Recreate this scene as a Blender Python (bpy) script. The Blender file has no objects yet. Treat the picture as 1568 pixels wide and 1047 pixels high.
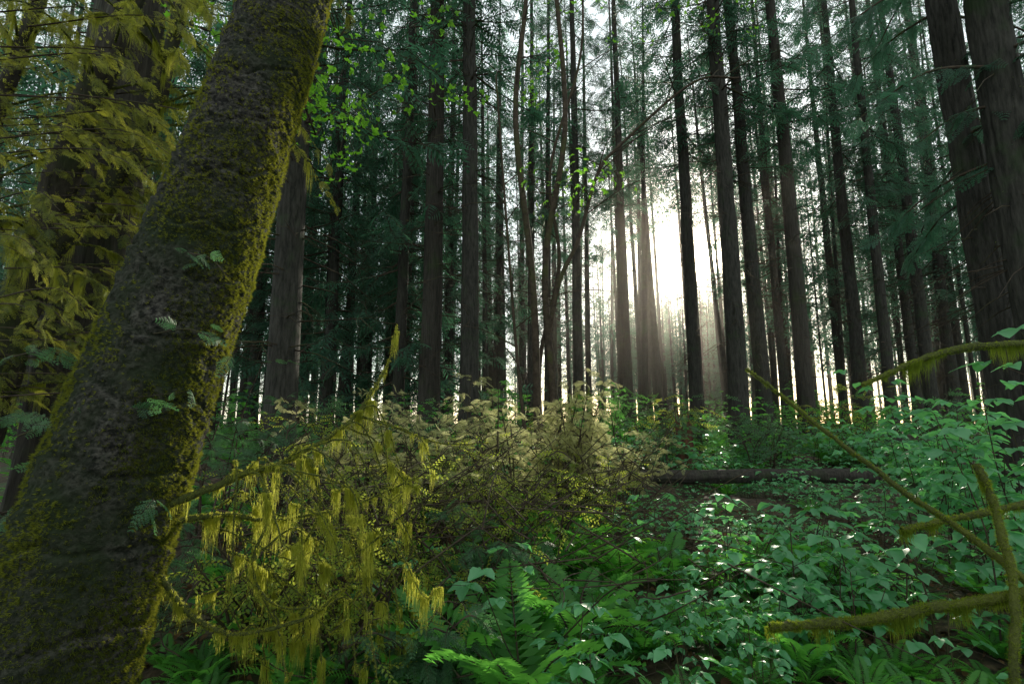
import bpy, math, random
import numpy as np
from mathutils import Vector, noise as mn
rng=np.random.default_rng(7); random.seed(7)
S=bpy.context.scene
S.view_settings.view_transform='Standard'; S.view_settings.look='None'; S.view_settings.exposure=0
SUN_AZ=math.radians(21.3); SUN_EL=math.radians(17.1)
SUND=Vector((math.sin(SUN_AZ)*math.cos(SUN_EL),math.cos(SUN_AZ)*math.cos(SUN_EL),math.sin(SUN_EL)))

# ------------------------------------------------------------ mesh builder
class MB:
    def __init__(s): s.V=[];s.F=[];s.T=[];s.n=0
    def add(s,V,F,mat=0,tint=0.5):
        V=np.asarray(V,float).reshape(-1,3);F=np.asarray(F,int)
        s.V.append(V); s.F.append((F+s.n,mat)); s.T.append(np.broadcast_to(np.asarray(tint,float),(len(V),)).copy()); s.n+=len(V)
    def pack(s):
        V=np.concatenate(s.V);T=np.concatenate(s.T);d={}
        for F,m in s.F: d.setdefault((F.shape[1],m),[]).append(F)
        return V,T,{k:np.concatenate(v) for k,v in d.items()}
    def scatter(s,tm,R,t,dt=0.0,matmap=None):
        V,T,D=tm;N=len(t);n=len(V)
        if N==0:return
        W=np.einsum('nij,vj->nvi',R,V)+t[:,None,:]
        TT=T[None,:]+np.broadcast_to(np.asarray(dt,float),(N,))[:,None]
        base=s.n
        s.V.append(W.reshape(-1,3));s.T.append(TT.reshape(-1));s.n+=N*n
        off=(np.arange(N)*n+base)[:,None,None]
        for (k,m),F in D.items():
            s.F.append(((F[None]+off).reshape(-1,k),m if matmap is None else matmap[m]))
    def mesh(s,name,mats,smooth=True):
        V=np.concatenate(s.V);T=np.concatenate(s.T)
        me=bpy.data.meshes.new(name);me.vertices.add(len(V));me.vertices.foreach_set('co',V.ravel())
        idx=[];cnt=[];mi=[]
        for F,m in s.F:
            idx.append(F.ravel());cnt.append(np.full(len(F),F.shape[1]));mi.append(np.full(len(F),m))
        idx=np.concatenate(idx);cnt=np.concatenate(cnt);mi=np.concatenate(mi)
        me.loops.add(len(idx));me.loops.foreach_set('vertex_index',idx.astype(np.int32))
        me.polygons.add(len(cnt));st=np.concatenate([[0],np.cumsum(cnt)[:-1]])
        me.polygons.foreach_set('loop_start',st.astype(np.int32))
        me.polygons.foreach_set('material_index',mi.astype(np.int32))
        me.polygons.foreach_set('use_smooth',np.full(len(cnt),smooth))
        a=me.attributes.new('tint','FLOAT','POINT');a.data.foreach_set('value',np.clip(T,0,1))
        for m in mats: me.materials.append(m)
        me.update(calc_edges=True)
        return me
    def obj(s,name,mats,parent=None,smooth=True):
        return put(s.mesh(name,mats,smooth),name,parent)
def put(me,name,parent=None,loc=(0,0,0)):
    o=bpy.data.objects.new(name,me);S.collection.objects.link(o);o.location=loc
    if parent:o.parent=parent
    return o
def nrm(a): return a/np.maximum(np.linalg.norm(a,axis=-1,keepdims=True),1e-9)
def frames(d,roll=None,scale=None,up=(0,0,1)):
    d=nrm(np.asarray(d,float));N=len(d)
    u=np.broadcast_to(np.asarray(up,float),(N,3))+rng.normal(0,1e-3,(N,3))
    x=nrm(np.cross(d,u));z=np.cross(x,d)
    if roll is not None:
        c=np.cos(roll)[:,None];s_=np.sin(roll)[:,None]
        x,z=x*c+z*s_, z*c-x*s_
    R=np.stack([x,d,z],axis=2)
    if scale is not None:R=R*np.asarray(scale).reshape(-1,1,1)
    return R
def crom(P,n):
    P=np.asarray(P,float);Q=np.vstack([2*P[0]-P[1],P,2*P[-1]-P[-2]]);out=[]
    for i in range(len(P)-1):
        t=np.linspace(0,1,n,endpoint=False)[:,None];a,b,c,d=Q[i:i+4]
        out.append(.5*((2*b)+(-a+c)*t+(2*a-5*b+4*c-d)*t**2+(-a+3*b-3*c+d)*t**3))
    out.append(P[-1:]);return np.vstack(out)
def tube(mb,P,r,ns=6,mat=0,tint=.5,cap=False):
    P=np.asarray(P,float);r=np.broadcast_to(np.asarray(r,float),(len(P),))
    t=nrm(np.gradient(P,axis=0))
    mt=np.abs(t.mean(0));ref=np.eye(3)[np.argmin(mt)]
    x=nrm(np.cross(t,ref));y=np.cross(t,x)
    th=np.linspace(0,2*np.pi,ns,endpoint=False)
    V=P[:,None,:]+r[:,None,None]*(np.cos(th)[None,:,None]*x[:,None,:]+np.sin(th)[None,:,None]*y[:,None,:])
    n=len(P);i=np.arange(n-1)[:,None]*ns;j=np.arange(ns)[None,:];k=(j+1)%ns
    F=np.stack([i+j,i+k,i+ns+k,i+ns+j],-1).reshape(-1,4)
    mb.add(V.reshape(-1,3),F,mat,tint)
def gz(x,y):
    x=np.asarray(x,float);y=np.asarray(y,float)
    b=.065*np.clip(y,-3,12)+.02*(np.clip(y,12,22)-12)
    b=b+.06*np.sin(x*.9+1.3)*np.cos(y*.7)+.035*np.sin(x*2.3+y*1.7)+.03*np.cos(y*3.1-x*1.4+.6)
    r=np.hypot(x,y)
    return b+.25*np.sin(x*.11+.5)*np.sin(y*.09)*np.clip((r-8)/20,0,1)

# ------------------------------------------------------------ materials
def newmat(name):
    m=bpy.data.materials.new(name);m.use_nodes=True;nt=m.node_tree;nt.nodes.clear();return m,nt
def N(nt,t,**k):
    n=nt.nodes.new(t)
    for a,b in k.items(): setattr(n,a,b)
    return n
def ramp(nt,stops):
    n=nt.nodes.new('ShaderNodeValToRGB');e=n.color_ramp.elements
    while len(e)<len(stops):e.new(.5)
    for i,(p,c) in enumerate(stops):e[i].position=p;e[i].color=(*c,1)
    return n
def leafmat(name,c1,c2,tr,fac=.45,rough=.5,spec=.4,tmix=.75):
    m,nt=newmat(name);L=nt.links
    a=N(nt,'ShaderNodeAttribute',attribute_name='tint')
    r=ramp(nt,[(0,c1),(1,c2)]);L.new(a.outputs['Fac'],r.inputs[0])
    p=N(nt,'ShaderNodeBsdfPrincipled');p.inputs['Roughness'].default_value=rough;p.inputs['Specular IOR Level'].default_value=spec
    L.new(r.outputs[0],p.inputs['Base Color'])
    t=N(nt,'ShaderNodeBsdfTranslucent')
    mx=N(nt,'ShaderNodeMix',data_type='RGBA',blend_type='MIX');mx.inputs[0].default_value=tmix
    L.new(r.outputs[0],mx.inputs[6]);mx.inputs[7].default_value=(*tr,1);L.new(mx.outputs[2],t.inputs['Color'])
    ms=N(nt,'ShaderNodeMixShader');ms.inputs[0].default_value=fac
    L.new(p.outputs[0],ms.inputs[1]);L.new(t.outputs[0],ms.inputs[2])
    o=N(nt,'ShaderNodeOutputMaterial');L.new(ms.outputs[0],o.inputs[0]);return m
def barkmat(name,dark,light,moss,mlo,mhi,sc=(9,9,1.6),bump=.6,dist=.03,nscale=1.0,msc=1.7,lo=.33,hi=.7):
    m,nt=newmat(name);L=nt.links
    tc=N(nt,'ShaderNodeTexCoord');mp=N(nt,'ShaderNodeMapping');mp.inputs['Scale'].default_value=sc
    L.new(tc.outputs['Object'],mp.inputs[0])
    n1=N(nt,'ShaderNodeTexNoise');n1.inputs['Scale'].default_value=2.2*nscale;n1.inputs['Detail'].default_value=7;n1.inputs['Roughness'].default_value=.68
    L.new(mp.outputs[0],n1.inputs[0])
    r1=ramp(nt,[(lo,dark),(hi,light)]);L.new(n1.outputs[0],r1.inputs[0])
    n2=N(nt,'ShaderNodeTexNoise');n2.inputs['Scale'].default_value=msc;n2.inputs['Detail'].default_value=6;n2.inputs['Roughness'].default_value=.65
    L.new(tc.outputs['Object'],n2.inputs[0])
    r2=ramp(nt,[(mlo,(0,0,0)),(mhi,(1,1,1))]);L.new(n2.outputs[0],r2.inputs[0])
    mx=N(nt,'ShaderNodeMix',data_type='RGBA');L.new(r2.outputs[0],mx.inputs[0]);L.new(r1.outputs[0],mx.inputs[6]);mx.inputs[7].default_value=(*moss,1)
    p=N(nt,'ShaderNodeBsdfPrincipled');p.inputs['Roughness'].default_value=.9;p.inputs['Specular IOR Level'].default_value=.25
    L.new(mx.outputs[2],p.inputs['Base Color'])
    b=N(nt,'ShaderNodeBump');b.inputs['Strength'].default_value=bump;b.inputs['Distance'].default_value=dist
    L.new(n1.outputs[0],b.inputs['Height']);L.new(b.outputs[0],p.inputs['Normal'])
    o=N(nt,'ShaderNodeOutputMaterial');L.new(p.outputs[0],o.inputs[0]);return m

M_bark=barkmat('fir_bark',(.010,.010,.008),(.060,.057,.048),(.03,.05,.02),.54,.75)
M_barkred=barkmat('cedar_bark',(.012,.011,.009),(.062,.055,.045),(.03,.05,.015),.52,.8,sc=(14,14,1))
M_bark2=barkmat('alder_bark',(.006,.006,.005),(.15,.14,.118),(.016,.026,.008),.42,.62,sc=(11,11,13),bump=1,dist=.03,nscale=1.7,lo=.42,hi=.76,msc=1.8)
M_twig=barkmat('twig_bark',(.02,.014,.010),(.08,.06,.04),(.05,.06,.015),.5,.7,sc=(5,5,5))
M_mosssurf=barkmat('moss_surface',(.025,.03,.008),(.09,.11,.02),(.11,.13,.02),.45,.7,sc=(30,30,30),bump=1,dist=.02)
M_maplebark=barkmat('maple_bark',(.010,.009,.007),(.06,.052,.04),(.03,.045,.012),.45,.65)
M_moss=leafmat('moss_strands',(.05,.08,.012),(.24,.27,.05),(.86,.86,.14),.66,.9,.1,.8)
M_mossg=leafmat('moss_green',(.05,.08,.010),(.13,.18,.02),(.55,.68,.06),.5,.9,.1)
M_trunkmoss=leafmat('trunk_moss',(.020,.032,.007),(.085,.115,.018),(.60,.62,.06),.42,.9,.1,.6)
M_needle=leafmat('conifer_needles',(.022,.066,.046),(.060,.15,.095),(.12,.34,.17),.45,.5)
M_cedar=leafmat('cedar_sprays',(.035,.09,.05),(.08,.17,.08),(.20,.50,.15),.48,.45)
M_gold=leafmat('sunlit_sprays',(.16,.19,.06),(.46,.45,.20),(.96,.95,.48),.6,.6)  # pale dry sprays, base colour lightened further to add sunlit brightness
M_broad=leafmat('thimbleberry_leaf',(.05,.18,.08),(.14,.38,.18),(.26,.80,.19),.44,.36,.55)
M_maple=leafmat('maple_leaf',(.05,.14,.02),(.10,.22,.03),(.38,.88,.06),.62,.45)
M_yel=leafmat('huckleberry_leaf',(.08,.17,.02),(.22,.27,.05),(.82,.92,.12),.62,.5)
M_suncedar=leafmat('sunlit_cedar',(.015,.05,.02),(.20,.23,.03),(.88,.86,.10),.55,.5,tmix=.5)  # gold end of the ramp paints sunlight onto green sprays
M_fern=leafmat('fern_leaf',(.03,.13,.03),(.09,.27,.045),(.28,.84,.10),.48,.45)
M_litter=leafmat('dead_leaf',(.05,.028,.014),(.16,.09,.045),(.12,.06,.03),.15,.8,.2)
M_stump=barkmat('stump_wood',(.03,.012,.008),(.16,.07,.04),(.03,.05,.015),.6,.8,sc=(14,14,1))

# ------------------------------------------------------------ templates
def rhomb(b,d,w,l,nrmv=(0,0,1),dz=0):
    b=np.array(b,float);d=np.array(d,float);d/=np.linalg.norm(d);s=np.cross(d,nrmv);s/=np.linalg.norm(s)
    return [b, b+d*l*.45+s*w/2, b+d*l+np.array([0,0,dz]), b+d*l*.45-s*w/2]
def frond(pairs=8,L=1,W=.45,qw=.06,droop=.25,env=lambda t:(1-t)**.8*min(1,.35+2.5*t),ang=55,tint=(.3,.6),spine=True,jit=.1):
    mb=MB()
    a=math.radians(ang)
    for i in range(pairs):
        t=(i+.5)/pairs;y=t*L;z=-droop*t*t*L
        l=W*max(.12,env(t))
        for sg in(-1,1):
            aa=a+random.uniform(-jit,jit)
            q=rhomb((0,y,z),(sg*math.sin(aa),math.cos(aa),-.15-.3*droop*t+random.uniform(-jit,jit)),qw*(.7+.3*l/W),l*random.uniform(1-jit*1.5,1+jit),dz=-.12*l)
            mb.add(q,[[0,1,2,3]],0,random.uniform(*tint))
    q=rhomb((0,L*.85,-droop*.75*L),(0,1,-.6*droop),qw,L*.2);mb.add(q,[[0,1,2,3]],0,.5)
    if spine:
        ys=np.linspace(0,L,5);P=np.stack([ys*0,ys,-droop*(ys/L)**2*L],1);tube(mb,P,np.linspace(.012*L,.004*L,5),3,1,.3)
    return mb.pack()
def cedar_frond(L=1,pairs=9,W=.42,droop=.3):
    mb=MB()
    for i in range(pairs):
        t=(i+.4)/pairs;y=t*L;z=-droop*t*t*L;l=W*(1-t)**.7*min(1,.45+2*t)+.05
        for sg in(-1,1):
            a=math.radians(52+random.uniform(-8,8));d=np.array([sg*math.sin(a),math.cos(a),-.22+random.uniform(-.1,.1)]);d/=np.linalg.norm(d)
            n2=max(3,int(6*l/W))
            for k in range(n2):
                u=(k+.3)/n2;p=np.array([0,y,z])+d*l*u+np.array([0,0,-.15*l*u*u])
                for s2 in(-1,1):
                    b=math.radians(38)*s2;dd=np.array([d[0]*math.cos(b)-d[1]*math.sin(b),d[0]*math.sin(b)+d[1]*math.cos(b),d[2]-.15])
                    mb.add(rhomb(p,dd,.03,.13*(1-u*.6)*(.5+l/W*.6)),[[0,1,2,3]],0,random.uniform(.25,.75))
            mb.add(rhomb((0,y,z),d,.022,l*1.08,dz=-.12*l),[[0,1,2,3]],0,.4)
    ys=np.linspace(0,L,5);tube(mb,np.stack([ys*0,ys,-droop*(ys/L)**2*L],1),np.linspace(.010,.003,5),3,1,.3)
    return mb.pack()
def fern_frond(L=1,pairs=24):
    mb=MB()
    def ctr(t):return np.array([0,L*(t-.18*t*t*t),-.33*L*t**2.4])
    for i in range(pairs):
        t=.1+.9*i/pairs;p=ctr(t);l=.17*L*(math.sin(math.pi*min(1,t**.75*.93+.06))**.7+.05)
        for sg in(-1,1):
            q=rhomb(p,(sg,.28+.25*t,-.12+random.uniform(-.1,.1)),.042*L,l,dz=-.1*l);mb.add(q,[[0,1,2,3]],0,random.uniform(.3,.7))
    tube(mb,[ctr(t) for t in np.linspace(0,1,7)],np.linspace(.008,.002,7)*L,3,1,.3)
    return mb.pack()
def leaf(mb,pos,d,up,L,W,mat=0,tint=.5,fold=.18,lobed=False):
    d=np.array(d,float);d/=np.linalg.norm(d);s=np.cross(d,up);s/=np.linalg.norm(s);n=np.cross(s,d)
    ts=np.array([0,.12,.3,.5,.7,.88,1.0]);ws=np.array([0,.62,1,.92,.62,.3,0])
    if lobed: ws=np.array([0,.9,.7,1.05,.45,.5,0])
    mid=np.array([pos+d*L*t-n*L*(.25*t*t) for t in ts])
    jag=np.array([0,.04,-.03,.05,-.02,.03,0])*L
    Lf=mid+np.outer(ws*W/2,s)+n*(ws*W*fold)[:,None]+np.outer(jag,d);Rt=mid-np.outer(ws*W/2,s)+n*(ws*W*fold)[:,None]+np.outer(-jag,d)
    V=np.vstack([mid,Lf[1:-1],Rt[1:-1]]);F4=[];F3=[[0,7,1],[0,1,12],[5,11,6],[5,6,16]]
    for i in range(1,5):F4.append([i,7+i-1,7+i,i+1]);F4.append([i,i+1,12+i,12+i-1])
    o=mb.n;mb.add(V,F4,mat,tint)
    mb.F.append((np.array(F3)+o,mat))
def berry_plant(h,nl,Ls=.11,lobed=False,spread=.5):
    mb=MB();a=random.uniform(0,6.28);lean=random.uniform(.1,.45)
    P=crom([[0,0,0],[.1*lean*math.cos(a),.1*lean*math.sin(a),h*.5],[lean*h*math.cos(a)*.7,lean*h*math.sin(a)*.7,h]],5)
    tube(mb,P,np.linspace(.006,.0025,len(P)),4,1,.5)
    for i in range(nl):
        t=1-(i/nl)**1.2*.75;p=P[int(t*(len(P)-1))];b=a+i*2.4+random.uniform(-.4,.4)
        pl=random.uniform(.08,.2)*(1+spread*(1-t));e=p+np.array([math.cos(b)*pl,math.sin(b)*pl,pl*random.uniform(.1,.6)])
        tube(mb,[p,(p+e)/2+[0,0,.01],e],[.0025,.002,.0015],3,1,.6)
        tn=random.uniform(.1,.9)
        up=np.array([random.uniform(-.35,.35),random.uniform(-.35,.35),1])
        for k,(da,sc) in enumerate([(0,1),(1.35,.78),(-1.35,.78)]):
            L=Ls*sc*random.uniform(.7,1.2)
            leaf(mb,e,(math.cos(b+da),math.sin(b+da),random.uniform(-.4,.05)),up,L,L*random.uniform(.7,.85),0,tn+random.uniform(-.12,.12),random.uniform(.05,.2),lobed)
    return mb.pack()
def strands(n,l0,l1,rad,w,tw=.25):
    mb=MB()
    for i in range(n):
        a=random.uniform(0,6.28);r=rad*math.sqrt(random.random());x,y=r*math.cos(a),r*math.sin(a);l=random.uniform(l0,l1)
        b=random.uniform(0,3.14);ww=w*random.uniform(.6,1.3);k=4;V=[]
        dx,dy=random.uniform(-tw,tw)*l,random.uniform(-tw,tw)*l
        for j in range(k+1):
            t=j/k;wj=ww*(1-t)**.6*(1+random.uniform(-.4,.4));bb=b+t*1.5
            c=np.array([x+dx*t*t+random.uniform(-1,1)*.06*l,y+dy*t*t+random.uniform(-1,1)*.06*l,.01-l*t])
            V+= [c+[math.cos(bb)*wj/2,math.sin(bb)*wj/2,0],c-[math.cos(bb)*wj/2,math.sin(bb)*wj/2,0]]
        mb.add(V,[[2*j,2*j+1,2*j+3,2*j+2] for j in range(k)],0,random.uniform(.0,1))
    return mb.pack()
def tuft(n=7,l=1,sp=.7,w=.16):
    mb=MB()
    for i in range(n):
        a=random.uniform(0,6.28);d=np.array([math.cos(a)*sp*random.random(),math.sin(a)*sp*random.random(),1.]);d/=np.linalg.norm(d);s=np.cross(d,[math.cos(a+1),math.sin(a+1),0]);s/=np.linalg.norm(s)
        b=np.array([random.uniform(-.3,.3),random.uniform(-.3,.3),-.1]);ll=l*random.uniform(.5,1.1)
        mb.add([b-s*w/2,b+s*w/2,b+d*ll],[[0,1,2]],0,random.uniform(.1,.9))
    return mb.pack()
FR=[frond(7,1,.5,.075,random.uniform(.2,.5)) for _ in range(3)]
FRL=[frond(3,1,.5,.15,random.uniform(.2,.5),spine=False) for _ in range(3)]
CF=[cedar_frond(1,9,.42,random.uniform(.2,.45)) for _ in range(3)]
FF=[fern_frond(1,22) for _ in range(2)]
ST=[strands(14,.2,1.0,.3,.04) for _ in range(3)]
TU=[tuft() for _ in range(3)]

# ------------------------------------------------------------ conifers
def conifer(seed,H=33,r0=.28,crown=9,nb=95,fr=16,dead=45,bl=3.2,ns=12,flen=.75,tm=None,lite=False):
    random.seed(seed);mb=MB();tm=tm or FR
    k=14 if lite else 34;z=np.linspace(-.6,H,k);wob=np.cumsum(rng.normal(0,.016,(k,2)),0)
    P=np.stack([wob[:,0],wob[:,1],z],1);rr=r0*(1-np.clip(z,0,H)/H)**.75+.01
    if not lite: rr[:3]*=np.array([1.45,1.18,1.03])
    tube(mb,P,rr,ns,0,.5)
    ctr=lambda h:np.array([np.interp(h,z,P[:,0]),np.interp(h,z,P[:,1]),h])
    for i in range(dead):
        h=random.uniform(2.2,crown+5);a=random.uniform(0,6.28);l=random.uniform(.4,2.1);c=ctr(h);dr=random.uniform(-.5,.15)
        d=np.array([math.cos(a),math.sin(a),0]);s=np.array([-d[1],d[0],0])*random.uniform(-.25,.25)
        Q=np.array([c,c+d*l*.5+[0,0,dr*l*.3]+s*l*.3,c+d*l+[0,0,dr*l]+s*l]);tube(mb,Q,[.022,.013,.004],3,1,.5)
        for j in range(0 if lite else random.randint(2,6)):
            t=random.uniform(.25,.95);q=c+(Q[2]-c)*t;ll=random.uniform(.15,.55);dd=d*random.uniform(0,.8)+np.array([-d[1],d[0],0])*random.choice([-1,1])*.8+np.array([0,0,random.uniform(-.9,.1)])
            tube(mb,[q,q+dd*ll*.5,q+dd*ll+[0,0,-.05]],[.008,.005,.002],3,1,.5)
    pos=[];dirs=[];sc=[]
    for i in range(nb):
        u=(i+random.random())/nb;h=crown+(H-crown)*u**.9*.99;a=random.uniform(0,6.28)
        l=bl*(1-u)**.65*random.uniform(.55,1.15)+.25
        if u<.25:l*=.7+random.random()*.6
        c=ctr(h);d=np.array([math.cos(a),math.sin(a),0.]);dr=random.uniform(-.45,-.1)
        ts=np.linspace(0,1,3 if lite else 5);Q=c+np.outer(ts*l,d);Q[:,2]+=dr*l*ts+.25*l*ts**3
        tube(mb,Q,np.linspace(.03,.006,len(ts))*(.5+l/bl*.6),3,1,.5)
        n=max(3,int(fr*l/bl))
        for j in range(n):
            t=random.uniform(.2,1);q=np.array([np.interp(t,ts,Q[:,m]) for m in range(3)])
            sg=random.choice([-1,1]);yaw=a+sg*random.uniform(.2,1.2)
            pos.append(q);dirs.append([math.cos(yaw),math.sin(yaw),random.uniform(-.8,0)]);sc.append(flen*random.uniform(.55,1.2)*(.6+.4*l/bl))
    if pos:
        pos=np.array(pos);dirs=np.array(dirs);sc=np.array(sc);idx=rng.integers(0,3,len(pos))
        for v in range(3):
            m=idx==v;mb.scatter(tm[v],frames(dirs[m],rng.normal(0,.5,m.sum()),sc[m]),pos[m],rng.uniform(-.3,.3,m.sum()),{0:2,1:1})
    return mb
CM=[M_bark,M_twig,M_needle];CMR=[M_barkred,M_twig,M_needle]
VAR=[conifer(20+i,H=random.uniform(28,36),crown=[5,7,9,6.5,8][i],nb=[130,115,100,135,110][i],fr=21,bl=3.4,dead=[60,80,70,55,75][i]).mesh('conifer_%d'%i,CMR if i==3 else CM) for i in range(5)]
HIGH=[conifer(50+i,H=34,crown=[10,11][i],nb=100,dead=[85,70][i],bl=2.7,fr=19).mesh('conifer_high_%d'%i,CMR if i else CM) for i in range(2)]
SKIN=conifer(60,H=24,r0=.2,crown=1.8,nb=170,dead=10,bl=2.3,fr=18).mesh('conifer_full',CM)
def plant_tree(me,x,y,d,name='conifer_tree',tilt=(0,0),parent=None,hs=None):
    o=put(me,name,parent,(x,y,float(gz(x,y))-.05));s=d/.56
    o.scale=(s,s,hs or max(.85,min(1.15,s)));o.rotation_euler=(tilt[0],tilt[1],random.uniform(0,6.28));return o
T=[(-4.05,9,.54,0,.01,1),(-1.02,12,.46,0,.014,5),(-2.0,12.5,.52,0,-.006,6),(2.6,20,.42,0,.006,5),(4.6,20.5,.40,0,-.008,6),
 (5.36,15,.42,0,.004,5),(6.12,14,.52,0,-.005,5),(7.4,15,.44,0,-.014,5),(8.6,15,.46,0,.006,6),(12.2,18,.46,0,0.01,2),
 (12.5,17,.36,0,-.012,4),(14.7,18,.42,0,0,1),
 (-7.1,22,.42,0,0,1),(-5.8,25,.4,0,0,2),(-.6,25,.4,0,0,0),(.75,22,.34,0,-.01,5),(1.4,21,.28,0,.014,6),(3.9,26,.32,0,0.01,5),(5.4,25,.28,0,0,6),
 (10.6,20,.34,0,0.012,1),(14.8,23,.4,0,0,0),(15.7,20,.36,0,0,4),(18.9,22,.5,0,0,0),(-10.6,21,.5,0,0,0),(-7.8,13,.5,0,0,3),
 (13.2,27,.4,0,0,2),(9.9,23,.30,0,-.01,6),(-3.7,18,.4,0,0,3),(-9.5,16,.5,0,0,1),(-12,13,.6,0,0,3),(18,14,.5,0,0,1)]
AV=VAR+HIGH
for x,y,d,tx,ty,v in T: plant_tree(AV[v],x,y,d,tilt=(tx,ty))
for x,y in[(-5.6,15.5),(-3.2,14.5),(-9,19),(-6.6,27),(-2.4,19)]:
    plant_tree(SKIN,x,y,.5,hs=random.uniform(.8,1.1))
def light(seed,H,crown,nb,dead,bl,fr=10,flen=1.0):return conifer(seed,H=H,crown=crown,nb=nb,fr=fr,dead=dead,bl=bl,ns=6,flen=flen,tm=FRL,lite=True).pack()
LF=[light(70+i,random.uniform(27,35),[5,8,9,6][i],95,22,3.3) for i in range(4)]
LT=[light(80+i,42,22,90,8,3.2) for i in range(2)]
LS=[light(90+i,24,[5,8][i],75,18,2.8) for i in range(2)]
groups={}
random.seed(5)
pts=[(t[0],t[1]) for t in T];sx,sy=math.sin(SUN_AZ),math.cos(SUN_AZ);cnt=0;tries=0;nl=0
while cnt<480 and tries<30000:
    tries+=1
    y=random.uniform(20,110)if random.random()<.65 else random.uniform(20,50);x=random.uniform(-1.25*y-8,1.25*y+8)
    lat=x*sy-y*sx;lane=-9<lat<3.2;rg=x*sx+y*sy
    if any((x-a)**2+(y-b)**2<2.6 for a,b in pts):continue
    if abs(lat)<.42 and rg<62:continue
    if lane and rg<62:
        if nl>=22:continue
        nl+=1
    pts.append((x,y));cnt+=1
    d=random.uniform(.22,.5);hs=random.uniform(.85,1.12)
    if lane:
        if rg>62: grp=('S',random.randint(0,1));hs=min(1.1,(random.uniform(.24,.29)*rg)/24);d=random.uniform(.3,.5)
        else: grp=('T',random.randint(0,1));hs=min(1.1,max(.55,(.308*rg+3.8)/22));d=random.uniform(.24,.38)
    else: grp=('F',random.randint(0,3))
    groups.setdefault(grp,[]).append((x,y,d/.56,hs))
for q in range(170):
    lat=random.uniform(-16,5);r=random.uniform(63,128)
    x=r*sx+lat*sy;y=r*sy-lat*sx
    groups.setdefault(('S',q%2),[]).append((x,y,random.uniform(.4,.8),min(1.4,random.uniform(.22,.29)*r/24)))
for q in range(80):   # slim suppressed poles
    y=random.uniform(17,40);x=random.uniform(-1.1*y,1.1*y);lat=x*sy-y*sx
    if -9<lat<3.2: continue
    groups.setdefault(('F',q%4),[]).append((x,y,random.uniform(.24,.36),random.uniform(.6,.95)))
mb=MB()
for (k,i),l in groups.items():
    tm={'F':LF,'T':LT,'S':LS}[k][i];a=np.array(l);n=len(a);th=rng.uniform(0,6.28,n);R=np.zeros((n,3,3));c,s=np.cos(th),np.sin(th)
    R[:,0,0]=c*a[:,2];R[:,0,1]=-s*a[:,2];R[:,1,0]=s*a[:,2];R[:,1,1]=c*a[:,2];R[:,2,2]=a[:,3]
    R[:,0,2]=rng.normal(0,.016,n);R[:,1,2]=rng.normal(0,.016,n)
    mb.scatter(tm,R,np.stack([a[:,0],a[:,1],gz(a[:,0],a[:,1])-.1],1),rng.uniform(-.2,.2,n))
mb.obj('distant_trees',CM)

# ------------------------------------------------------------ close textured trunks
def bigtrunk(name,P,R,ns,n,mat,amp,vs,hs,seed,bands=0,flutes=0,mossfn=None,nm=0,mossm=None,fib=False):
    C=crom(P,n);rr=crom(np.stack([R,np.zeros(len(R)),np.zeros(len(R))],1),n)[:,0]
    t=nrm(np.gradient(C,axis=0));ref=np.eye(3)[np.argmin(np.abs(t.mean(0)))];x=nrm(np.cross(ref[None]*np.ones((len(C),1)),t));y=np.cross(t,x)
    L=np.concatenate([[0],np.cumsum(np.linalg.norm(np.diff(C,axis=0),axis=1))])
    th=np.linspace(0,2*np.pi,ns,endpoint=False);D=np.zeros((len(C),ns));so=seed*7.3
    for i in range(len(C)):
        for j in range(ns):
            c,s=math.cos(th[j]),math.sin(th[j])
            v=Vector((c*hs+so,s*hs,L[i]*vs));q=Vector((c*1.2,s*1.2+so,L[i]*1.1))
            a=mn.fractal(v,.9,2.1,5);b=mn.noise(q)
            w=amp*( -abs(a)*1.1+.35) if fib else amp*a*.8
            w+=rr[i]*.08*b
            if not fib:
                v2=Vector((c*hs*3+so,s*hs*3,L[i]*vs*2));w+=amp*.6*(-abs(mn.fractal(v2,.8,2.2,3))*1.4+.45)
            if bands:
                ph=L[i]*bands+.6*mn.noise(Vector((c*1.5+so,s*1.5,L[i]*.8)))+.15*c
                f=ph-math.floor(ph);w+=-.016*math.exp(-((f-.5)/.045)**2)+.008*math.exp(-((f-.40)/.07)**2)
            if flutes:w+=rr[i]*.10*math.sin(flutes*th[j]+mn.noise(Vector((so,0,L[i]*.6)))*3)*max(0,1-L[i]/3.5)
            D[i,j]=w
    rad=rr[:,None]+D
    V=C[:,None]+rad[...,None]*(np.cos(th)[None,:,None]*x[:,None]+np.sin(th)[None,:,None]*y[:,None])
    nn=len(C);i=np.arange(nn-1)[:,None]*ns;j=np.arange(ns)[None];k=(j+1)%ns
    mb=MB();mb.add(V.reshape(-1,3),np.stack([i+j,i+k,i+ns+k,i+ns+j],-1).reshape(-1,4),0,.5)
    if nm:
        ii=rng.integers(0,nn,nm*4);jj=rng.integers(0,ns,nm*4)
        pp=V[ii,jj];nrmls=np.cos(th[jj])[:,None]*x[ii]+np.sin(th[jj])[:,None]*y[ii]
        keep=np.array([mossfn(p,nv) for p,nv in zip(pp,nrmls)])>rng.random(len(pp))
        pp=pp[keep][:nm];nv=nrmls[keep][:nm]
        z=nrm(nv+np.array([0,0,-.25])+rng.normal(0,.25,nv.shape));xx=nrm(np.cross(z,rng.normal(0,1,z.shape)));yy=np.cross(z,xx)
        sc=rng.uniform(.007,.020,len(pp));Rm=np.stack([xx,yy,z],2)*sc[:,None,None]
        ix=rng.integers(0,3,len(pp))
        for v in range(3):mb.scatter(TU[v],Rm[ix==v],pp[ix==v],rng.uniform(-.3,.3,(ix==v).sum()),{0:1})
    return mb.obj(name,[mat,mossm or M_mossg])
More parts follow.
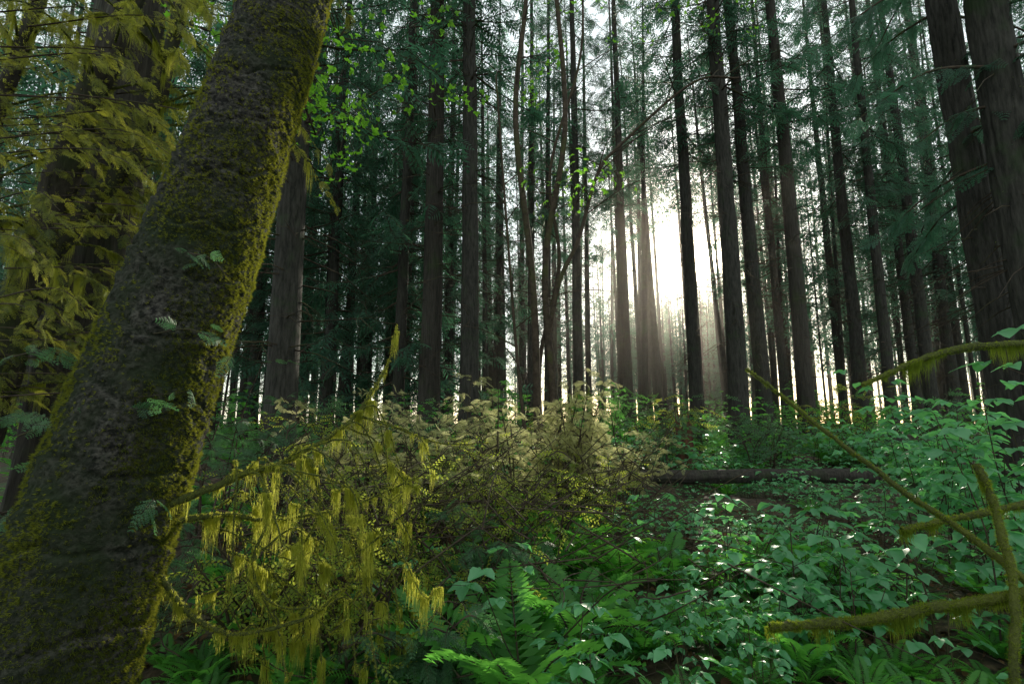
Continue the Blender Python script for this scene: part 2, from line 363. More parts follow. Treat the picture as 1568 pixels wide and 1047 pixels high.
def mossA(p,n):
    if n[1]>.6 or p[2]>4.6:return 0
    k=mn.noise(Vector(p)*2.6)+.6*mn.noise(Vector(p)*9)
    return np.clip(.14+1.2*(k-.15)+1.5*max(0,n[0]-.35)+.4*max(0,-n[0]-.4)+.5*max(0,1.7-p[2]),.04,1)
bigtrunk('leaning_mossy_tree',[[-1.86,1.84,-.3],[-1.76,1.92,.2],[-1.66,2.0,.78],[-1.615,2.1,1.21],[-1.555,2.2,1.73],[-1.48,2.32,2.35],[-1.39,2.45,3.1],[-1.29,2.6,4.0],[-1.05,2.9,6.2],[-.8,3.2,9]],
 np.array([.42,.34,.285,.268,.255,.243,.23,.22,.19,.13]),230,62,M_bark2,.014,14,3.8,1,bands=3.6,mossfn=mossA,nm=46000,mossm=M_trunkmoss)
mossB=lambda p,n:np.clip(.8*(mn.noise(Vector(p)*1.5)-.1),0,1)
CED=[(7.72,8,.23,-.02,5),(7.3,6.95,.26,-.005,6)]
for (x,y,r,lean,sd) in CED:
    P=[[x+lean*(h-2),y,h] for h in(-.3,1,3,5,8,12,18,28)]
    bigtrunk('red_cedar_tree',P,np.array([r*1.6,r*1.15,r,r*.97,r*.93,r*.85,r*.6,r*.2]),90,20,M_bark,.03,1.0,5.5,sd,flutes=7,mossfn=mossB,nm=1500,fib=True)
P=[[-4.6+.012*h,5.4,h] for h in(-.3,1,3,5,8,12)]
bigtrunk('red_cedar_tree',P,np.array([.6,.42,.36,.34,.3,.26]),90,20,M_barkred,.04,.8,5,9,flutes=6,mossfn=mossB,nm=1500,fib=True)
def limb(mb,P,r,tm,nf,fl,mb_mats,down=-.3,tint=.0,spread=1.0):
    C=crom(P,6);tube(mb,C,np.linspace(r,r*.2,len(C)),5,mb_mats[0],.5)
    tg=nrm(np.gradient(C,axis=0));n=len(C)
    i=rng.integers(int(n*.15),n,nf);side=rng.choice([-1,1],nf)
    d=tg[i];perp=nrm(np.cross(d,[0,0,1.]))*side[:,None]
    dd=d*rng.uniform(.1,1,(nf,1))+perp*rng.uniform(.2,1,(nf,1))*spread+np.array([0,0,1.])*rng.uniform(down*2,0.1,(nf,1))
    sc=fl*rng.uniform(.5,1.2,nf);vi=rng.integers(0,len(tm),nf)
    for v in range(len(tm)):
        m=vi==v
        mb.scatter(tm[v],frames(dd[m],rng.normal(0,.6,m.sum()),sc[m]),C[i[m]]+rng.normal(0,.02,(m.sum(),3)),rng.uniform(-.3,.3,m.sum())+tint,{0:mb_mats[1],1:mb_mats[0]})
mb=MB()
for k in range(40):
    x0,y0,_,ln,_=random.choice(CED);h=random.uniform(5,13);a=random.uniform(0,6.28);l=random.uniform(1.0,2.6)
    c=np.array([x0+ln*(h-2),y0,h]);d=np.array([math.cos(a),math.sin(a),0])
    limb(mb,[c,c+d*l*.5+[0,0,-.1*l],c+d*l+[0,0,-.45*l]],.03,CF,int(14*l),.40,(0,1))
for k in range(70):
    x0,y0,_,ln,_=random.choice(CED);h=random.uniform(3,7);a=random.uniform(0,6.28);l=random.uniform(.6,1.8);c=np.array([x0+ln*(h-2),y0,h]);d=np.array([math.cos(a),math.sin(a),random.uniform(-.6,0)])
    tube(mb,[c,c+d*l*.5,c+d*l+[0,0,-.15]],[.014,.009,.003],3,0,.5)
mb.obj('cedar_limbs',[M_twig,M_needle])

# ------------------------------------------------------------ mossy branches
def moss_branch(mb,P,r0,r1,fuzz=900,hang=60,hl=(.05,.2),wob=.012,ns=7,clump=0):
    C=crom(P,8);C=C+np.cumsum(rng.normal(0,wob*.4,C.shape),0)*.5;n=len(C);rr=np.linspace(r0,r1,n)*(1+.15*rng.normal(0,1,n).clip(-1,1))
    tube(mb,C,rr,ns,0,.5);tg=nrm(np.gradient(C,axis=0))
    u=rng.uniform(0,n-1.01,fuzz);i=u.astype(int);f=(u-i)[:,None];p=C[i]*(1-f)+C[i+1]*f
    v=rng.normal(0,1,(fuzz,3));v=nrm(v-tg[i]*np.sum(v*tg[i],1,keepdims=True));v[:,2]-=.25;v=nrm(v)
    xx=nrm(np.cross(v,rng.normal(0,1,v.shape)));yy=np.cross(v,xx);sc=rng.uniform(.006,.022,fuzz)*(.6+r0*12)
    Rm=np.stack([xx,yy,v],2)*sc[:,None,None];pp=p+v*(rr[i]*.8)[:,None];ix=rng.integers(0,3,fuzz)
    for k in range(3):mb.scatter(TU[k],Rm[ix==k],pp[ix==k],rng.uniform(-.3,.3,(ix==k).sum()),{0:1})
    if hang:
        if clump:
            cs=rng.uniform(0,n-1.2,clump);cl=rng.uniform(.35,1.25,clump);ci=rng.integers(0,clump,hang);u=np.clip(cs[ci]+rng.normal(0,.55,hang),0,n-1.02);lm_=cl[ci]
        else: u=rng.uniform(0,n-1.01,hang);lm_=.4+.9*np.abs(np.sin(u*1.1+P[0][0]*9))
        i=u.astype(int);f=(u-i)[:,None];p=C[i]*(1-f)+C[i+1]*f
        l=rng.uniform(*hl,hang)*lm_;Rm=np.zeros((hang,3,3));a=rng.uniform(0,6.28,hang);w=np.minimum(l,.07)*.75+.012
        Rm[:,0,0]=np.cos(a)*w;Rm[:,0,1]=-np.sin(a)*w;Rm[:,1,0]=np.sin(a)*w;Rm[:,1,1]=np.cos(a)*w;Rm[:,2,2]=l
        ix=rng.integers(0,3,hang)
        for k in range(3):mb.scatter(ST[k],Rm[ix==k],p[ix==k],rng.uniform(-.3,.3,(ix==k).sum()),{0:1})
    return C
mb=MB()
main=moss_branch(mb,[[-1.36,2.1,1.28],[-1.155,2.25,1.39],[-1.0,2.4,1.475],[-.786,2.55,1.64],[-.64,2.7,1.94],[-.61,2.75,2.15]],.018,.002,500,40,(.04,.15),clump=8)
moss_branch(mb,[[-1.0,2.4,1.475],[-.9,2.42,1.38],[-.86,2.4,1.2],[-.95,2.35,1.02]],.010,.004,400,30,(.05,.16),clump=4)
moss_branch(mb,[[-1.4,2.1,1.05],[-1.26,2.15,.86],[-1.1,2.2,.76],[-.85,2.3,.80],[-.7,2.35,.92]],.013,.005,900,50,(.04,.12),clump=7)
moss_branch(mb,[[-1.36,2.15,1.2],[-1.25,2.3,1.2],[-1.1,2.4,1.15],[-.8,2.6,1.18],[-.5,2.8,1.28]],.012,.004,700,60,(.06,.22),clump=7)
moss_branch(mb,[[-.786,2.55,1.64],[-.6,2.6,1.58],[-.4,2.75,1.5],[-.15,2.9,1.5]],.007,.002,200,8,(.03,.08),clump=4)
moss_branch(mb,[[-1.1,2.3,1.42],[-1.06,2.3,1.2],[-1.1,2.25,1.0],[-.98,2.25,.84],[-.8,2.3,.8]],.009,.004,500,20,(.04,.1),clump=4)
for k in range(54):
    s=main[random.randint(4,len(main)-16)] if random.random()<.35 else np.array([random.uniform(-1.4,-.6),random.uniform(2.2,3.2),random.uniform(.7,1.4)])
    a=random.uniform(-1.2,1.4);l=random.uniform(.2,.6);d=np.array([math.cos(a),math.sin(a)*.6,0])
    moss_branch(mb,[s,s+d*l*.4+[0,0,random.uniform(-.1,.08)],s+d*l*.8+[0,0,random.uniform(-.35,-.05)],s+d*l+[0,0,random.uniform(-.45,-.1)]],.005,.002,200,random.choice([5,12,30]),(.04,.19),clump=3)
mb.obj('moss_hung_branch',[M_mosssurf,M_moss])
for nm,Pp,r0,r1,fz,hg,hl in[
 ('mossy_branch',[[1.37,3.0,1.915],[1.51,2.8,1.70],[1.64,2.55,1.467],[1.74,2.3,1.27],[1.82,2.15,1.155],[1.956,2.0,.98],[2.1,1.85,.8]],.009,.015,1900,36,(.02,.05)),
 ('mossy_branch',[[1.03,2.2,.795],[1.32,2.15,.826],[1.617,2.1,.89],[1.954,2.0,.978],[2.4,1.9,1.05]],.016,.024,4200,380,(.03,.11)),
 ('mossy_branch',[[2.05,3.0,1.82],[2.45,3.0,1.99],[2.8,3.0,2.05],[3.3,3.0,2.07]],.012,.028,1700,160,(.04,.16)),
 ('mossy_branch',[[1.82,2.5,1.11],[2.1,2.5,1.16],[2.6,2.5,1.25]],.012,.018,1100,80,(.03,.1)),
 ('mossy_branch',[[1.945,2.2,1.43],[1.92,2.1,1.24],[1.85,2.0,1.0],[1.70,1.9,.70],[1.66,1.9,.1]],.014,.016,1800,60,(.03,.1))]:
    mb=MB();moss_branch(mb,Pp,r0,r1,fz,hg,hl,clump=max(5,hg//12));mb.obj(nm,[M_mosssurf,M_mossg])

# ------------------------------------------------------------ left mossy maple behind
mb=MB()
stems=[[[-4.9,4.6,-.2],[-4.75,4.6,1.5],[-4.4,4.6,3.2],[-4.0,4.6,5.2],[-3.4,4.7,8]],
       [[-4.4,4.6,3.0],[-3.7,4.7,4.3],[-3.3,4.5,5.6],[-2.9,4.4,7.5]],[[-4.75,4.6,1.5],[-5.1,4.7,2.6],[-5.3,4.8,4.2],[-5.0,4.8,6]]]
for s,r in zip(stems,[(.2,.10),(.09,.05),(.12,.06)]):
    C=crom(s,8);C=C+np.cumsum(rng.normal(0,.01,C.shape),0);tube(mb,C,np.linspace(*r,len(C))*(1+.08*rng.normal(0,1,len(C))),14,3,.5)
    tg=nrm(np.gradient(C,axis=0))
    m=1800;i=rng.integers(0,len(C),m);v=nrm(rng.normal(0,1,(m,3)));v=nrm(v-tg[i]*np.sum(v*tg[i],1,keepdims=True));xx=nrm(np.cross(v,rng.normal(0,1,v.shape)));yy=np.cross(v,xx)
    mb.scatter(TU[0],np.stack([xx,yy,v],2)*rng.uniform(.015,.05,m)[:,None,None],C[i]+tg[i]*rng.uniform(-.15,.15,(m,1))+v*np.linspace(*r,len(C))[i][:,None]*.95,rng.uniform(-.4,.2,m),{0:1})
for k in range(56):
    b=random.choice(stems);C=crom(b,6);s=C[random.randint(6,len(C)-1)]
    a=random.uniform(-2.2,1.2);l=random.uniform(.7,2.1);d=np.array([math.cos(a),math.sin(a),0])
    p=[s,s+d*l*.35+[0,0,.15*l],s+d*l*.7+[0,0,.05*l],s+d*l+[0,0,-.3*l]]
    B=moss_branch(mb,p,.014,.003,200,int(32*l),(.08,.40),clump=5)
    nf=36;i=rng.integers(10,len(B),nf);tg=nrm(np.gradient(B,axis=0))[i]
    dd=tg*.5+rng.normal(0,.6,(nf,3))*[1,1,.35]+[0,0,-.25]
    mb.scatter(CF[0],frames(dd,rng.normal(0,.6,nf),rng.uniform(.07,.14,nf)),B[i],rng.uniform(-.5,.3,nf),{0:2,1:0})
mb.obj('mossy_maple_tree',[M_mosssurf,M_moss,M_suncedar,M_maplebark])
mb=MB()
for k in range(190):
    z=random.uniform(1.7,5.2);x=random.uniform(-5.2,-2.6);y=random.uniform(3.2,5.4);a=random.uniform(-.7,.5);l=random.uniform(.5,1.2);s=np.array([x,y,z]);d=np.array([math.cos(a),math.sin(a)*.7,0])
    if x+l*.8>-.60*y-.1: continue
    limb(mb,[s-d*.4,s+d*l*.5+[0,0,.02],s+d*l+[0,0,-.25*l]],.007,CF,int(44*l),.105,(0,1),tint=random.choice([-.45,-.35,-.1,.15]))
mb.obj('sunlit_cedar_boughs',[M_twig,M_suncedar])
mb=MB()
for s,e,n in[([-1.9,2.0,1.55],[-1.22,1.95,1.72],12),([-1.35,2.05,2.3],[-1.12,2.0,2.15],7),([-1.9,2.1,1.35],[-1.3,1.95,1.30],9),([-1.42,2.0,1.95],[-1.12,1.98,1.9],6),([-2.6,2.6,1.6],[-1.9,2.2,1.6],16),([-2.7,2.7,1.1],[-2.0,2.3,1.15],16),([-2.4,2.4,1.9],[-1.75,2.1,1.85],12)]:
    s=np.array(s);e=np.array(e);limb(mb,[s,(s+e)/2+[0,0,.04],e],.003,CF,n,.10,(0,1),down=-.2)
mb.obj('cedar_sprig',[M_twig,M_cedar])

# ------------------------------------------------------------ vine maple, curved stems
mb=MB();stems=[([[.46,9,.3],[.44,9,1.8],[.37,9,4.2],[.07,9.1,7.4],[.27,9.2,9.9],[.4,9.3,12]],.08),
 ([[.76,9,.3],[.72,9,2],[.61,9,4.5],[1.0,8.9,7.1],[.86,8.8,9.9],[.7,8.6,12]],.075),
 ([[.62,9,3.0],[.85,8.9,4.1],[1.21,8.9,4.9],[1.6,9,6.2],[2.05,9,6.8],[3.5,9,8.1],[4.4,9,8.2]],.045),
 ([[.6,9.1,.3],[.5,9.3,2.6],[.9,9.4,4.6],[.75,9.4,6.5],[1.4,9.5,9],[1.5,9.5,11]],.045),
 ([[.35,8.9,.3],[.1,8.8,2.6],[-.1,8.8,5.2],[-.3,8.7,8]],.035)]
LB=[berry_plant(.5,8,.085,True) for _ in range(3)]
for s,r in stems:
    C=crom(s,8);tube(mb,C,np.linspace(r,r*.45,len(C)),8,0,.5)
    for k in range(12):
        i=random.randint(len(C)//3,len(C)-1);a=random.uniform(0,6.28);l=random.uniform(.5,1.7);d=np.array([math.cos(a),math.sin(a)*.6,random.uniform(.0,.6)]);p=C[i]
        B=crom([p,p+d*l*.5+[0,0,.1],p+d*l],4);tube(mb,B,np.linspace(.014,.004,len(B)),4,0,.5)
        if p[2]>4.6 and random.random()<.16:
            n=4;j=rng.integers(3,len(B),n);dd=rng.normal(0,1,(n,3));dd[:,2]*=.25
            t=LB[random.randint(0,2)];mb.scatter(t,frames(dd,rng.uniform(0,6,n),rng.uniform(.7,1.1,n)),B[j],rng.uniform(-.3,.3,n),{0:1,1:0})
mb.obj('vine_maple',[M_twig,M_maple])
mb=MB()
for c,n,s in[((-3.1,8.2,8.6),22,1.0),((2.2,11,12.4),26,1.1),((-2.9,7,6.0),12,.8),((1.1,8.6,5.6),6,.35),((5.2,12.5,12.5),14,.9),((-3.6,7.6,6.8),14,.7),((-3.0,6.0,6.4),20,.8)]:
    p=np.array(c)+rng.normal(0,1,(n,3))*[s,s,.4*s];dd=rng.normal(0,1,(n,3));dd[:,2]*=.2
    for q in p[::3]:tube(mb,[q,(q+c)/2+[0,0,.1],np.array(c)+[0,0,-.2]],[.004,.008,.014],3,0)
    mb.scatter(LB[1],frames(dd,rng.uniform(0,6,n),rng.uniform(.8,1.3,n)),p,rng.uniform(-.3,.3,n),{0:1,1:0})
mb.obj('maple_boughs',[M_twig,M_maple])

# ------------------------------------------------------------ ground
def sinhgrid(n,a,lim):
    u=np.linspace(-1,1,n);return np.sinh(u*a)/np.sinh(a)*lim
gx=sinhgrid(420,6.2,700);gy=sinhgrid(420,6.2,700)+3
X,Y=np.meshgrid(gx,gy);Z=gz(X,Y)+.015*np.sin(X*9+Y*4)*np.cos(Y*8-X*3)
mb=MB();n=420;i=np.arange(n-1)[:,None]*n;j=np.arange(n-1)[None]
mb.add(np.stack([X,Y,Z],-1).reshape(-1,3),np.stack([i+j,i+j+1,i+n+j+1,i+n+j],-1).reshape(-1,4))
M_gr,nt=newmat('forest_floor');L=nt.links
tc=N(nt,'ShaderNodeTexCoord');n1=N(nt,'ShaderNodeTexNoise');n1.inputs['Scale'].default_value=14;n1.inputs['Detail'].default_value=9;L.new(tc.outputs['Object'],n1.inputs[0])
r1=ramp(nt,[(.35,(.014,.010,.006)),(.52,(.055,.035,.02)),(.7,(.12,.08,.048))]);L.new(n1.outputs[0],r1.inputs[0])
n2=N(nt,'ShaderNodeTexNoise');n2.inputs['Scale'].default_value=1.1;n2.inputs['Detail'].default_value=6;L.new(tc.outputs['Object'],n2.inputs[0])
r2=ramp(nt,[(.48,(0,0,0)),(.62,(1,1,1))]);L.new(n2.outputs[0],r2.inputs[0])
mx=N(nt,'ShaderNodeMix',data_type='RGBA');L.new(r2.outputs[0],mx.inputs[0]);L.new(r1.outputs[0],mx.inputs[6]);mx.inputs[7].default_value=(.035,.065,.02,1)
p=N(nt,'ShaderNodeBsdfPrincipled');p.inputs['Roughness'].default_value=.95;L.new(mx.outputs[2],p.inputs['Base Color'])
b=N(nt,'ShaderNodeBump');b.inputs['Strength'].default_value=.8;b.inputs['Distance'].default_value=.04;L.new(n1.outputs[0],b.inputs['Height']);L.new(b.outputs[0],p.inputs['Normal'])
o=N(nt,'ShaderNodeOutputMaterial');L.new(p.outputs[0],o.inputs[0])
mb.obj('ground',[M_gr])
mb=MB();lm=MB();leaf(lm,np.zeros(3),(0,1,0),(0,0,1),1,.6,0,.5,.2);lt=lm.pack();n=6000
x=rng.uniform(-3,4,n);y=rng.uniform(1.2,7,n);d=rng.normal(0,1,(n,3));d[:,2]*=.3
mb.scatter(lt,frames(d,rng.normal(0,.6,n),rng.uniform(.03,.08,n)),np.stack([x,y,gz(x,y)+.015],1),rng.uniform(-.5,.5,n))
for k in range(500):
    x0,y0=random.uniform(-2.5,4),random.uniform(1.5,7);a=random.uniform(0,6.28);l=random.uniform(.1,.7);z0=float(gz(x0,y0))
    tube(mb,[[x0,y0,z0+.01],[x0+math.cos(a)*l*.5,y0+math.sin(a)*l*.5,z0+random.uniform(.02,.12)],[x0+math.cos(a+.3)*l,y0+math.sin(a+.3)*l,z0+random.uniform(0,.15)]],[.006,.005,.003],4,1,.4)
mb.obj('forest_litter',[M_litter,M_twig])

# ------------------------------------------------------------ undergrowth
BP=[berry_plant(random.uniform(.4,.7),random.randint(6,9),.115) for _ in range(7)]
def rotz(n,s,tilt=.12):
    a=rng.uniform(0,6.28,n);R=np.zeros((n,3,3));c,s_=np.cos(a),np.sin(a)
    R[:,0,0]=c;R[:,0,1]=-s_;R[:,1,0]=s_;R[:,1,1]=c;R[:,2,2]=1
    t=rng.normal(0,tilt,(n,2));Q=np.tile(np.eye(3),(n,1,1));Q[:,0,2]=t[:,0];Q[:,1,2]=t[:,1]
    return np.einsum('nij,njk->nik',Q,R)*s[:,None,None]
def bed(name,tms,n,xr,yr,sr,dens,mats,zoff=0.,tilt=.12,szf=None):
    x=rng.uniform(*xr,n);y=rng.uniform(*yr,n);k=np.array([dens(a,b) for a,b in zip(x,y)])>rng.random(n);x,y=x[k],y[k];m=len(x)
    s=rng.uniform(*sr,m)
    if szf is not None:s=s*szf(x,y)
    mb=MB();ix=rng.integers(0,len(tms),m);R=rotz(m,s,tilt);t=np.stack([x,y,gz(x,y)+zoff],1);dt=rng.uniform(-.3,.3,m)
    for v in range(len(tms)):mb.scatter(tms[v],R[ix==v],t[ix==v],dt[ix==v])
    mb.obj(name,mats)
def dn(x,y):
    if abs(x)>y*1.2+1:return 0
    e=.45+1.1*mn.noise(Vector((x*.8,y*.8,3)))
    if x<.35+.25*math.sin(y*2):e*=.12
    if y<3.0 and x<1.1:e*=.25
    return e
def szf(x,y):
    return np.where((y>4.6)&(y<8.6)&(x<5.4)&(x>.2),.55,1.)*(.85+.3*np.sin(x*1.7+y))
bed('thimbleberry_undergrowth',BP,2900,(-1.2,7),(2.3,11),(.6,1.15),dn,[M_broad,M_twig],szf=szf,tilt=.18)
TB=[berry_plant(random.uniform(1.1,1.5),random.randint(11,15),.13) for _ in range(4)]
bed('salmonberry_thicket',TB,75,(2.1,5),(2.8,6),(.8,1.2),lambda x,y:1 if x>1.2+.42*y else .0,[M_broad,M_twig])
bed('sunlit_undergrowth',BP,150,(-1.0,1.4),(4.0,6.6),(.5,.9),lambda x,y:.5,[M_maple,M_twig])  # berry plants given brighter yellow-green leaves to stand for a sunlit patch
bed('far_undergrowth',BP+TB,1500,(-22,26),(9.5,30),(.7,1.25),lambda x,y:.8 if abs(x)<y*1.1 else 0,[M_fern,M_twig])
def fern(n,L,up=1.0):
    mb=MB()
    for k in range(n):
        a=k*6.283/n+random.uniform(-.3,.3);e=random.uniform(.5,1.3)*up;d=np.array([[math.cos(a),math.sin(a),e]])
        mb.scatter(FF[k%2],frames(d,rng.normal(0,.25,1),np.array([L*random.uniform(.75,1.1)])),np.array([[math.cos(a)*.02,math.sin(a)*.02,0]]),rng.uniform(-.2,.2,1))
    return mb.pack()
FE=[fern(random.randint(11,16),1,random.choice([1.2,1.9])) for _ in range(4)]
for x,y,s in[(.06,2.9,.95),(-.2,3.3,.85),(.4,3.5,.85),(.1,4.2,.8),(.85,3.4,.55),(-.75,3.0,.65),(1.3,4.6,.6),(.45,4.8,.8),(-1.0,2.7,.5),(-1.5,3.4,.6),(1.6,3.1,.5),(-.5,4.2,.6),(.9,4.5,.7),(.3,2.5,.45),(-.5,2.6,.55),(-1.15,2.35,.4)]:
    mb=MB();mb.scatter(FE[random.randint(0,3)],rotz(1,np.array([s])),np.array([[x,y,float(gz(x,y))+.02]]),0);mb.obj('sword_fern',[M_fern,M_twig])
bed('fern_bed',FE,420,(-9,9),(3.8,16),(.4,.75),lambda x,y:.5 if abs(x)<y else 0,[M_fern,M_twig],szf=szf)
bed('small_fern_cover',FE,300,(-2.4,3),(2.3,5),(.16,.3),lambda x,y:.7,[M_fern,M_twig],.01)

# ------------------------------------------------------------ shrubs
def shrub(base,h,spread,nst,tm,fl,nf,mats,name,up=.9,droop=-.15,sub=5,roll=.6):
    mb=MB();P=[];Dv=[]
    for k in range(nst):
        a=random.uniform(0,6.28);r=spread*random.uniform(.2,1);hh=h*random.uniform(.5,1.05)
        b=np.array(base)+[random.uniform(-.3,.3)*spread,random.uniform(-.3,.3)*spread,0]
        e=b+[math.cos(a)*r,math.sin(a)*r,hh];m1=b+[math.cos(a)*r*.3,math.sin(a)*r*.3,hh*.6]
        C=crom([b,m1,e],6);tube(mb,C,np.linspace(.013,.003,len(C)),5,0,.5)
        for j in range(sub):
            i=random.randint(4,len(C)-1);a2=random.uniform(0,6.28);l=random.uniform(.2,.6)*spread;d=np.array([math.cos(a2),math.sin(a2),random.uniform(-.3,.5)])
            B=crom([C[i],C[i]+d*l*.5+[0,0,.04],C[i]+d*l+[0,0,-.05]],4);tube(mb,B,np.linspace(.006,.002,len(B)),3,0,.5)
            for q in range(nf):
                ii=random.randint(2,len(B)-1);P.append(B[ii]);Dv.append(d*random.uniform(.2,1)+rng.normal(0,.6,3)*[1,1,.3]+[0,0,droop])
    P=np.array(P);Dv=np.array(Dv);ix=rng.integers(0,len(tm),len(P))
    for v in range(len(tm)):
        m=ix==v;mb.scatter(tm[v],frames(Dv[m],rng.normal(0,roll,m.sum()),fl*rng.uniform(.5,1.2,m.sum())),P[m],rng.uniform(-.4,.4,m.sum()),{0:1,1:0})
    return mb.obj(name,mats)
small=MB()
for k in range(9):
    a=math.radians(50);y=.1+k*.1
    leaf(small,np.array([0,y,-.1*y*y]),(( -1)**k*math.sin(a),math.cos(a),-.1),(0.1,0,1),.16,.09,0,random.uniform(.3,.7),.1)
tube(small,[[0,0,0],[0,.5,-.03],[0,1,-.1]],[.012,.009,.004],3,1,.4);SL=[small.pack()]
g=lambda x,y:[x,y,float(gz(x,y))]
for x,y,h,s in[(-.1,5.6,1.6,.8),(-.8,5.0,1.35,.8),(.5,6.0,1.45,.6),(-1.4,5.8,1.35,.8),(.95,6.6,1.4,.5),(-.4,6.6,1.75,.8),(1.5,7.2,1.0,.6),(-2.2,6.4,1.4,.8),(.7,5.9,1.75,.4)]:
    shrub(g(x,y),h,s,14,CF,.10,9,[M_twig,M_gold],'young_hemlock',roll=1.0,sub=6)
for x,y,h,s in[(-.7,3.9,1.15,.7),(-1.3,4.2,1.2,.7),(-.1,4.4,1.05,.6),(-1.9,4.6,1.3,.8),(-.9,3.0,.8,.5),(.35,4.9,1.05,.5),(-1.4,3.1,.8,.5),(-.3,3.4,.7,.5),(.9,5.6,1.0,.5),(-.5,4.9,1.2,.6)]:
    shrub(g(x,y),h,s,13,SL,.16,4,[M_twig,M_yel],'huckleberry_bush',roll=1.0)
for x,y,h,s in[(-.45,2.9,.5,.4),(-2.6,3.6,1.2,.8),(-2.9,5,1.6,.9),(-3.6,7,2,1),(1.0,7.4,1.1,.6),(2.4,8.9,1.1,.8),(-2.2,3.0,.9,.6),(-.2,3.8,.7,.5)]:
    shrub(g(x,y),h,s,11,CF,.13,7,[M_twig,M_cedar],'cedar_sapling')
for x,y,h,s in[(3.2,10.2,1.3,.9),(4.6,9.8,1.1,.9),(5.6,11.2,1.4,1.0),(6.8,10.4,1.4,1.0),(2.0,11.0,1.5,1.0),(1.0,11.5,1.5,.9),(4.2,12.6,1.3,1.0),(7.8,12.5,1.6,1.1),(9.5,11.5,1.6,1.1),(-3.4,9.6,1.6,1.0),(-1.6,9.4,1.5,1.0),(3.0,14.2,1.6,1.2),(9.2,16,1.8,1.2),(-.4,13.5,1.7,1.1)]:
    shrub(g(x,y),h,s,12,SL,.26,4,[M_twig,random.choice([M_yel,M_cedar,M_fern])],'red_huckleberry_bush',roll=1.0)
mb=MB()
for k in range(420):
    x,y=random.uniform(-1.8,1.3),random.uniform(2.9,6.5);z=float(gz(x,y))+random.uniform(.1,1.0);a=random.uniform(0,6.28);l=random.uniform(.3,1.1);d=np.array([math.cos(a),math.sin(a),random.uniform(-.3,.7)]);s=np.array([x,y,z])
    B=crom([s,s+d*l*.5+rng.normal(0,.06,3),s+d*l+rng.normal(0,.1,3)],4);tube(mb,B,np.linspace(.006,.0015,len(B)),4,0,.5)
mb.obj('twig_tangle',[M_twig])

# ------------------------------------------------------------ fallen log and broken stumps
bigtrunk('fallen_log',[[.5,8.1,.68],[1.5,8.0,.78],[3,8,.80],[4.3,8,.81],[5.6,8.1,.80]],np.array([.085,.10,.10,.105,.11]),40,24,M_barkred,.014,3,3,3)
def stump(x,y,h,r):
    mb=MB();ns=40;k=18;V=[];z0=float(gz(x,y))-.1
    for i in range(k):
        t=i/(k-1)
        for j in range(ns):
            th=j*6.2832/ns;top=h*(.62+.38*abs(mn.noise(Vector((math.cos(th)*1.6,math.sin(th)*1.6,x))))*2.2+.05*mn.noise(Vector((math.cos(th)*9,math.sin(th)*9,1))))
            rr=r*(1.35-.5*min(1,t*2.2)+.12*math.sin(th*7)+.08*mn.noise(Vector((math.cos(th)*3,math.sin(th)*3,t*3))))
            V.append([x+rr*math.cos(th),y+rr*math.sin(th),z0+top*t])
    for j in range(ns):
        th=j*6.2832/ns;V.append([x+r*.5*math.cos(th),y+r*.5*math.sin(th),z0+h*.5])
    F=[[i*ns+j,i*ns+(j+1)%ns,(i+1)*ns+(j+1)%ns,(i+1)*ns+j] for i in range(k) for j in range(ns)]
    mb.add(V,F);mb.obj('broken_stump',[M_stump])
stump(3.25,9.8,1.35,.16);stump(-.35,4.6,.5,.22)

# ------------------------------------------------------------ mist between the trunks
m,nt=newmat('forest_mist');v=N(nt,'ShaderNodeVolumeScatter');v.inputs['Density'].default_value=.0013;v.inputs['Anisotropy'].default_value=.83;v.inputs['Color'].default_value=(1,.95,.84,1)
o=N(nt,'ShaderNodeOutputMaterial');nt.links.new(v.outputs[0],o.inputs['Volume'])
mb=MB();x0,x1,y0,y1,z0,z1=-120,150,11,130,-3,30
mb.add([[x0,y0,z0],[x1,y0,z0],[x1,y1,z0],[x0,y1,z0],[x0,y0,z1],[x1,y0,z1],[x1,y1,z1],[x0,y1,z1]],[[0,3,2,1],[4,5,6,7],[0,1,5,4],[1,2,6,5],[2,3,7,6],[3,0,4,7]])
mb.obj('forest_mist',[m],smooth=False)

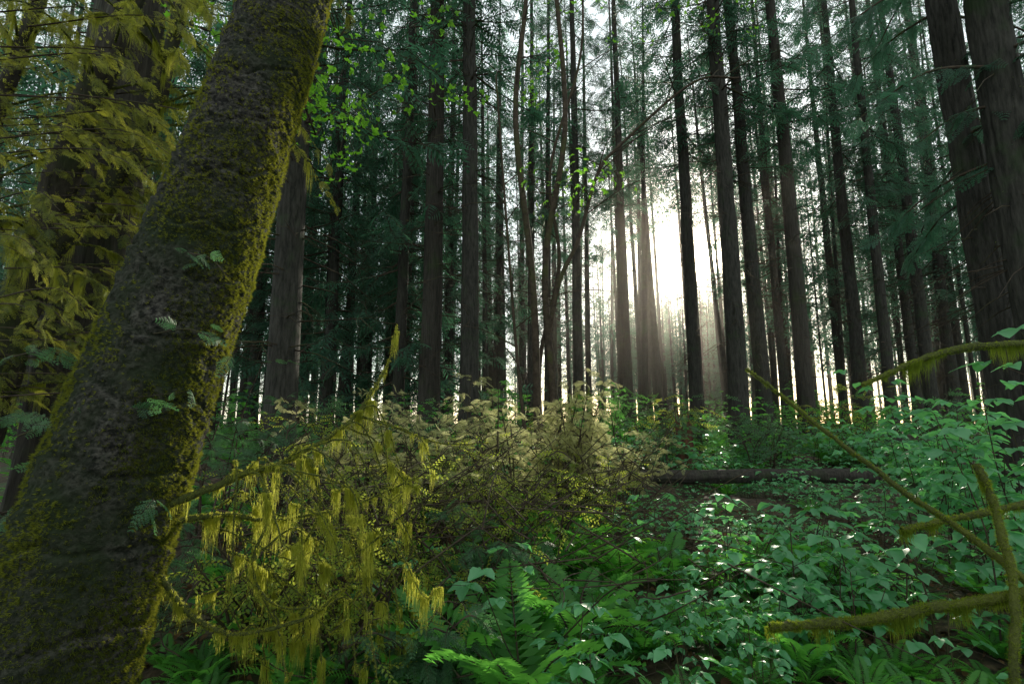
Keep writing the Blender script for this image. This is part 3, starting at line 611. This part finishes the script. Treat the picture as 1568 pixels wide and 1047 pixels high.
# ------------------------------------------------------------ light, sky, camera
w=bpy.data.worlds.new('World');S.world=w;w.use_nodes=True;nt=w.node_tree;nt.nodes.clear();L=nt.links
sky=N(nt,'ShaderNodeTexSky',sky_type='NISHITA',sun_disc=False,sun_elevation=SUN_EL,sun_rotation=SUN_AZ);sky.air_density=1.0;sky.dust_density=.6
bg=N(nt,'ShaderNodeBackground');bg.inputs[1].default_value=.13;L.new(sky.outputs[0],bg.inputs[0])
tc=N(nt,'ShaderNodeTexCoord');vn=N(nt,'ShaderNodeVectorMath',operation='NORMALIZE');L.new(tc.outputs['Generated'],vn.inputs[0])
dp=N(nt,'ShaderNodeVectorMath',operation='DOT_PRODUCT');L.new(vn.outputs[0],dp.inputs[0]);dp.inputs[1].default_value=SUND
mxm=N(nt,'ShaderNodeMath',operation='MAXIMUM');L.new(dp.outputs['Value'],mxm.inputs[0]);mxm.inputs[1].default_value=0
def pw(e,s):
    a=N(nt,'ShaderNodeMath',operation='POWER');L.new(mxm.outputs[0],a.inputs[0]);a.inputs[1].default_value=e
    b=N(nt,'ShaderNodeMath',operation='MULTIPLY');L.new(a.outputs[0],b.inputs[0]);b.inputs[1].default_value=s;return b
a1=pw(6000,80);a2=pw(160,.5);ad=N(nt,'ShaderNodeMath',operation='ADD');L.new(a1.outputs[0],ad.inputs[0]);L.new(a2.outputs[0],ad.inputs[1])
bg2=N(nt,'ShaderNodeBackground');bg2.inputs[0].default_value=(1,.86,.62,1);L.new(ad.outputs[0],bg2.inputs[1])
bg3=N(nt,'ShaderNodeBackground');bg3.inputs[0].default_value=(.96,1,.88,1);bg3.inputs[1].default_value=.9
as_=N(nt,'ShaderNodeAddShader');L.new(bg.outputs[0],as_.inputs[0]);L.new(bg2.outputs[0],as_.inputs[1])
as2=N(nt,'ShaderNodeAddShader');L.new(as_.outputs[0],as2.inputs[0]);L.new(bg3.outputs[0],as2.inputs[1])
wo=N(nt,'ShaderNodeOutputWorld');L.new(as2.outputs[0],wo.inputs[0])
sl=bpy.data.lights.new('sun','SUN');sl.energy=5;sl.angle=math.radians(.5);sl.color=(1,.92,.74)
so=bpy.data.objects.new('sun',sl);S.collection.objects.link(so);so.rotation_euler=SUND.to_track_quat('Z','Y').to_euler();so.location=(20,50,30)
cam=bpy.data.cameras.new('camera');cam.lens=18;cam.sensor_width=36;cam.clip_end=3000;cam.clip_start=.05
co=bpy.data.objects.new('camera',cam);S.collection.objects.link(co);co.location=(0,0,1.6);co.rotation_euler=(math.radians(99),0,0);S.camera=co
